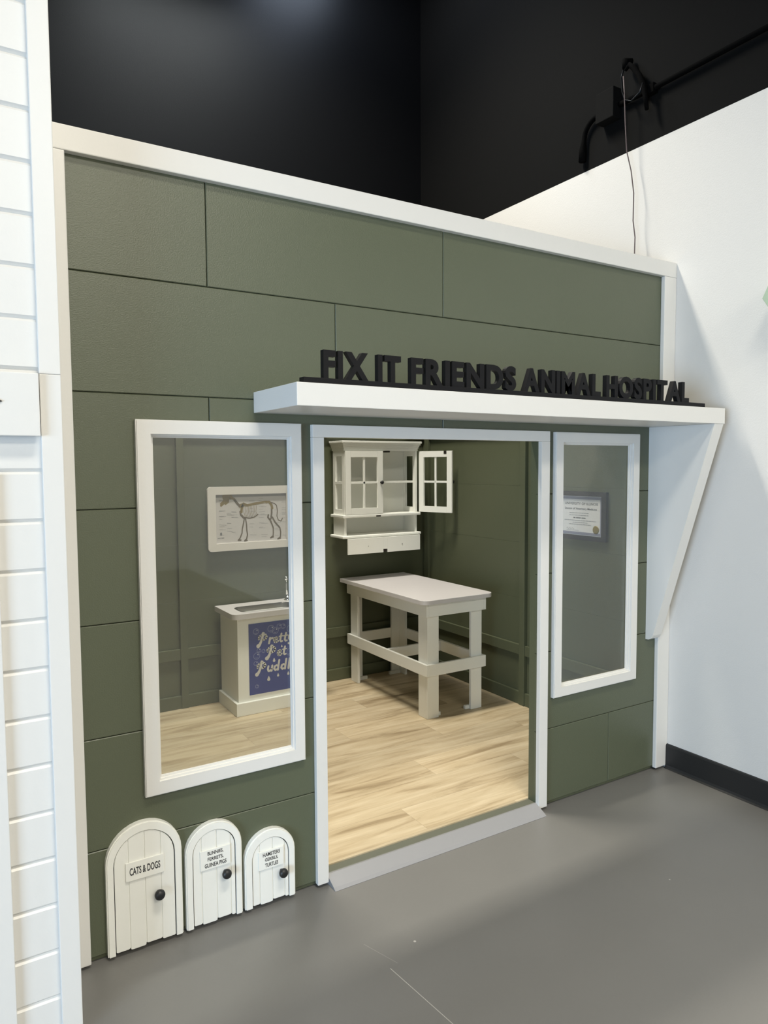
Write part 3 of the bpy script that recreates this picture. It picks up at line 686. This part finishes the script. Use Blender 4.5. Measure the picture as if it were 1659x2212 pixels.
def glazed(hinge, ang, w, z0, z1, name, knob_side):
    """door leaf; local x from the hinge to its free edge, local y = thickness"""
    T = Matrix.Translation(Vector((hinge[0], hinge[1], 0))) @ Matrix.Rotation(ang, 4, 'Z')
    d = MB(); t = .016; s = .040
    d.box(0, s, 0, t, z0, z1, .0015, T); d.box(w-s, w, 0, t, z0, z1, .0015, T)
    d.box(s+.0002, w-s-.0002, 0, t, z0, z0+s*.98, 0, T)
    if knob_side < 0: # magnet notch near the free end, in the top rail
        d.box(s+.0002, w-s-.0002, 0, t, z1-s, z1, 0, T)
    else: d.box(s+.0002, w-s-.0002, 0, t, z1-s, z1, 0, T)
    zm = (z0+z1)/2
    d.box(w/2-.007, w/2+.007, .004, t-.004, z0+s, z1-s, .001, T); d.box(s, w-s, .004, t-.004, zm-.007, zm+.007, .001, T)
    o = d.build(name, 'cabw', cb)
    return o, T
d1, T1 = glazed((CX0+.001, CY0-.0165), 0, .279, 1.153, 1.561, 'door', 1)
MB().lathe([(.006, 0), (.006, .008), (.011, .012), (.0125, .018), (.010, .024), (.004, .026)], (CX0+.263, CY0-.0165, 1.357), (0, -1, 0), 20).build('door_knob', 'black', d1, label='round black knob')
a2 = -math.radians(71)
d2, T2 = glazed((CX1+.012, CY0-.004), a2, .268, 1.153, 1.561, 'door', -1)
kb = T2 @ Vector((.253, .016, 1.357)); kd = (T2.to_3x3() @ Vector((0, 1, 0)))
MB().lathe([(.006, 0), (.006, .008), (.011, .012), (.0125, .018), (.010, .024), (.004, .026)], kb, kd, 20).build('door_knob', 'black', d2, label='round black knob')
ct = MB(); ct.box(.205, .226, -.0015, -.0002, 1.541, 1.5615, 0, T2); ct.build('catch_plate', 'hinge', d2, label='small dark catch plate')
MB().box(2.150, 2.185, CY0-.006, CY0+.02, 1.553, 1.562).build('magnet_catch', 'hinge', cb, label='small dark magnet catch')
hg = MB(); hg.box(2.07, 2.105, CY0-.020, CY0-.0183, 1.134, 1.1425)
hg.build('magnet_catch', 'hinge', cb, label='small dark magnet catch')

# ---- framed diploma on the right inner wall
dp = root('framed_diploma', (2.57, 0.505, 1.063), 'charcoal framed diploma with a gold seal, behind the right window', 'picture frame')
XD = IX1-.0005
FD = ((XD, 0, 0), (0, -1, 0), (0, 0, 1))
y0d, y1d, z0d, z1d = 0.332, 0.690, 1.063, 1.322
Of = [(-y1d, z0d), (-y0d, z0d), (-y0d, z1d), (-y1d, z1d), (-y1d, z0d)]; c = .031
If = [(-y1d+c, z0d+c*.8), (-y0d-c, z0d+c*.8), (-y0d-c, z1d-c*.8), (-y1d+c, z1d-c*.8), (-y1d+c, z0d+c*.8)]
MB().ring(Of, If, FD, .018).build('frame', 'frame_d', dp)
pa = MB(); pa.box(XD-.006, XD-.0005, y0d+c-.001, y1d-c+.001, z0d+c*.8-.001, z1d-c*.8+.001)
CM = ['cert', 'cert_b', 'ink_mid', 'ink_soft']
FC = ((XD-.006, 0, 0), (0, -1, 0), (0, 0, 1)); a0, a1, b0, b1 = -y1d+c+.003, -y0d-c-.003, z0d+c*.8+.003, z1d-c*.8-.003
e = .014
pa.cur = 1; pa.ring([(a0, b0), (a1, b0), (a1, b1), (a0, b1), (a0, b0)], [(a0+e, b0+e), (a1-e, b0+e), (a1-e, b1-e), (a0+e, b1-e), (a0+e, b0+e)], FC, .0006, 0.0001)
wd_ = a1-a0
tx = pa; pa.cur = 2
text_into(tx, 'UNIVERSITY OF ILLINOIS', FC, a0+.03, a1-.028, b1-.044, b1-.031, .005, .0008)
text_into(tx, 'Doctor of Veterinary Medicine', FC, a0+.03, a1-.036, b1-.073, b1-.059, .015, .0008)
pa.cur = 3
for k, (z, s0, s1) in enumerate(((.088, .22, .68), (.100, .22, .68), (.128, .10, .86), (.139, .30, .66), (.149, .22, .74))):
    x = a0+wd_*s0
    while x < a0+wd_*s1:
        L_ = random.uniform(.006, .02); tx.ribbon([(x, b1-z), (min(x+L_, a0+wd_*s1), b1-z)], .0011, FC, .0008); x += L_+.004
sg_ = [(a0+wd_*.15+i*.006, b0+.030+.005*math.sin(i*2.1)) for i in range(10)]
tx.ribbon(sg_, .0007, FC, .0008); tx.ribbon([(a0+wd_*.15, b0+.021), (a0+wd_*.45, b0+.021)], .0006, FC, .0008)
pa.cur = 2; x = a0+wd_*.32
for L_ in (.012, .03, .026): tx.ribbon([(x, b1-.114), (x+L_, b1-.114)], .0022, FC, .0008); x += L_+.008
certificate = pa.build('certificate', CM, dp, label='white certificate with a grey blue border')
MB().lathe([(.021, 0), (.021, .001), (.017, .0016)], (XD-.0068, y0d+c+.044, b0+.032), (-1, 0, 0), 28).build('seal', 'gold', certificate, label='round gold seal')

# ---- board with a dark hook at the left edge
hb = root('white_board', (-0.36, -0.26, 1.538), 'plain white board fixed on the white shiplap wall at the left edge', 'board')
MB().box(-0.62, -0.1165, -0.277, -0.2605, 1.539, 1.688, bev=.002).build('board', 'white', hb)
MB().prism([(-0.235, 1.636), (-0.235, 1.604), (-0.1955, 1.619)], ((0, -0.2772, 0), (1, 0, 0), (0, 0, 1)), .004).build('arrow_tip', 'black', hb, label='black pointed tip')

# ---- black conduit, box and looped cable on the upper right wall
XW = HX1
cd = root('electrical_conduit', (2.56, 0.2, 3.0), 'black conduit with junction box and down elbow high on the black wall', 'conduit')
r_ = .0125; xc = XW-.020
pc = MB(); pc.tube([(xc, -1.9, 3.224), (xc, .10, 3.226), (xc, .31, 3.236)], r_)
el = [(xc, .425, 3.236), (xc, .45, 3.236)] + [(xc, .45+.085*math.sin(a), 3.236-.085*(1-math.cos(a))) for a in [i*math.pi/16 for i in range(1, 8)]] + [(xc, .537, 3.145), (xc, .545, 3.10), (xc, .547, 3.045)]
pc.build('pipe', 'black_matte', cd)
MB().tube(el, [r_]*(len(el)-2)+[.019, .019]).build('elbow', 'black_matte', cd)
MB().box(XW-.062, XW-.0005, .312, .424, 3.175, 3.318, bev=.003).build('junction_box', 'black_flat', cd)
MB().box(XW-.045, XW-.0005, .415, .4245, 3.205, 3.262, bev=.001).build('connector', 'black_matte', cd)
st = MB(); st.box(XW-.036, XW-.0005, .10, .150, 3.205, 3.248, bev=.002)
st.build('pipe_strap', 'black_matte', cd)
lp = root('cable_loop', (2.53, 0.2, 3.1), 'short black flexible cable looped from a bracket above the conduit', 'cable')
xl = XW-.055
MB().tube([(xl+.04, .240, 3.412), (xl+.01, .255, 3.405), (xl, .245, 3.372)], [.012, .02, .016]).build('bracket', 'black_matte', lp)
MB().tube([(xl, .247, 3.36), (xl, .222, 3.375), (xl, .195, 3.345), (xl, .165, 3.30), (xl, .14, 3.245), (xl, .128, 3.19), (xl, .118, 3.125)], [.008, .012, .013, .013, .014, .011, .009]).build('flexible_cable', 'black_matte', lp)
MB().tube([(xl-.01, .25, 3.36), (xl-.01, .262, 3.33), (xl-.01, .255, 3.26), (xl-.01, .238, 3.215), (xl-.01, .20, 3.195), (xl-.01, .15, 3.215), (xl-.01, .135, 3.25)], .004).build('thin_wire', 'black_wall', lp)
wr_ = MB(); wr_.tube([(2.54, .248, 3.33), (2.54, .240, 3.25), (2.54, .232, 3.10), (2.545, .225, 2.972), (2.55, .201, 2.872), (2.55, .184, 2.763), (2.55, .185, 2.634), (2.55, .172, 2.553), (2.55, .174, 2.45), (2.55, .17, 2.2), (2.55, .19, 1.8)], .0028, 8)
wr_.build('hanging_wire', 'cable', lp, label='thin dark wire hanging down the white wall')

# ---- hexagonal block at the right edge
hx = MB(); s = .115; pts = []
p = Vector((0.495, 2.124)); ang = 64
for k in range(6):
    pts.append(tuple(p)); p = p+Vector((math.cos(math.radians(ang)), math.sin(math.radians(ang))))*s; ang -= 60
hx.prism([(a, b) for a, b in pts], ((XW-.0005, 0, 0), (0, -1, 0), (0, 0, 1)), .107, bev=.002)
tag(hx.build('hexagon_block', 'sage'), 'pale sage green hexagonal block on the white wall at the right edge', 'wall decoration')

for o in list(SC.objects):
    if '_w' in o: del o['_w']
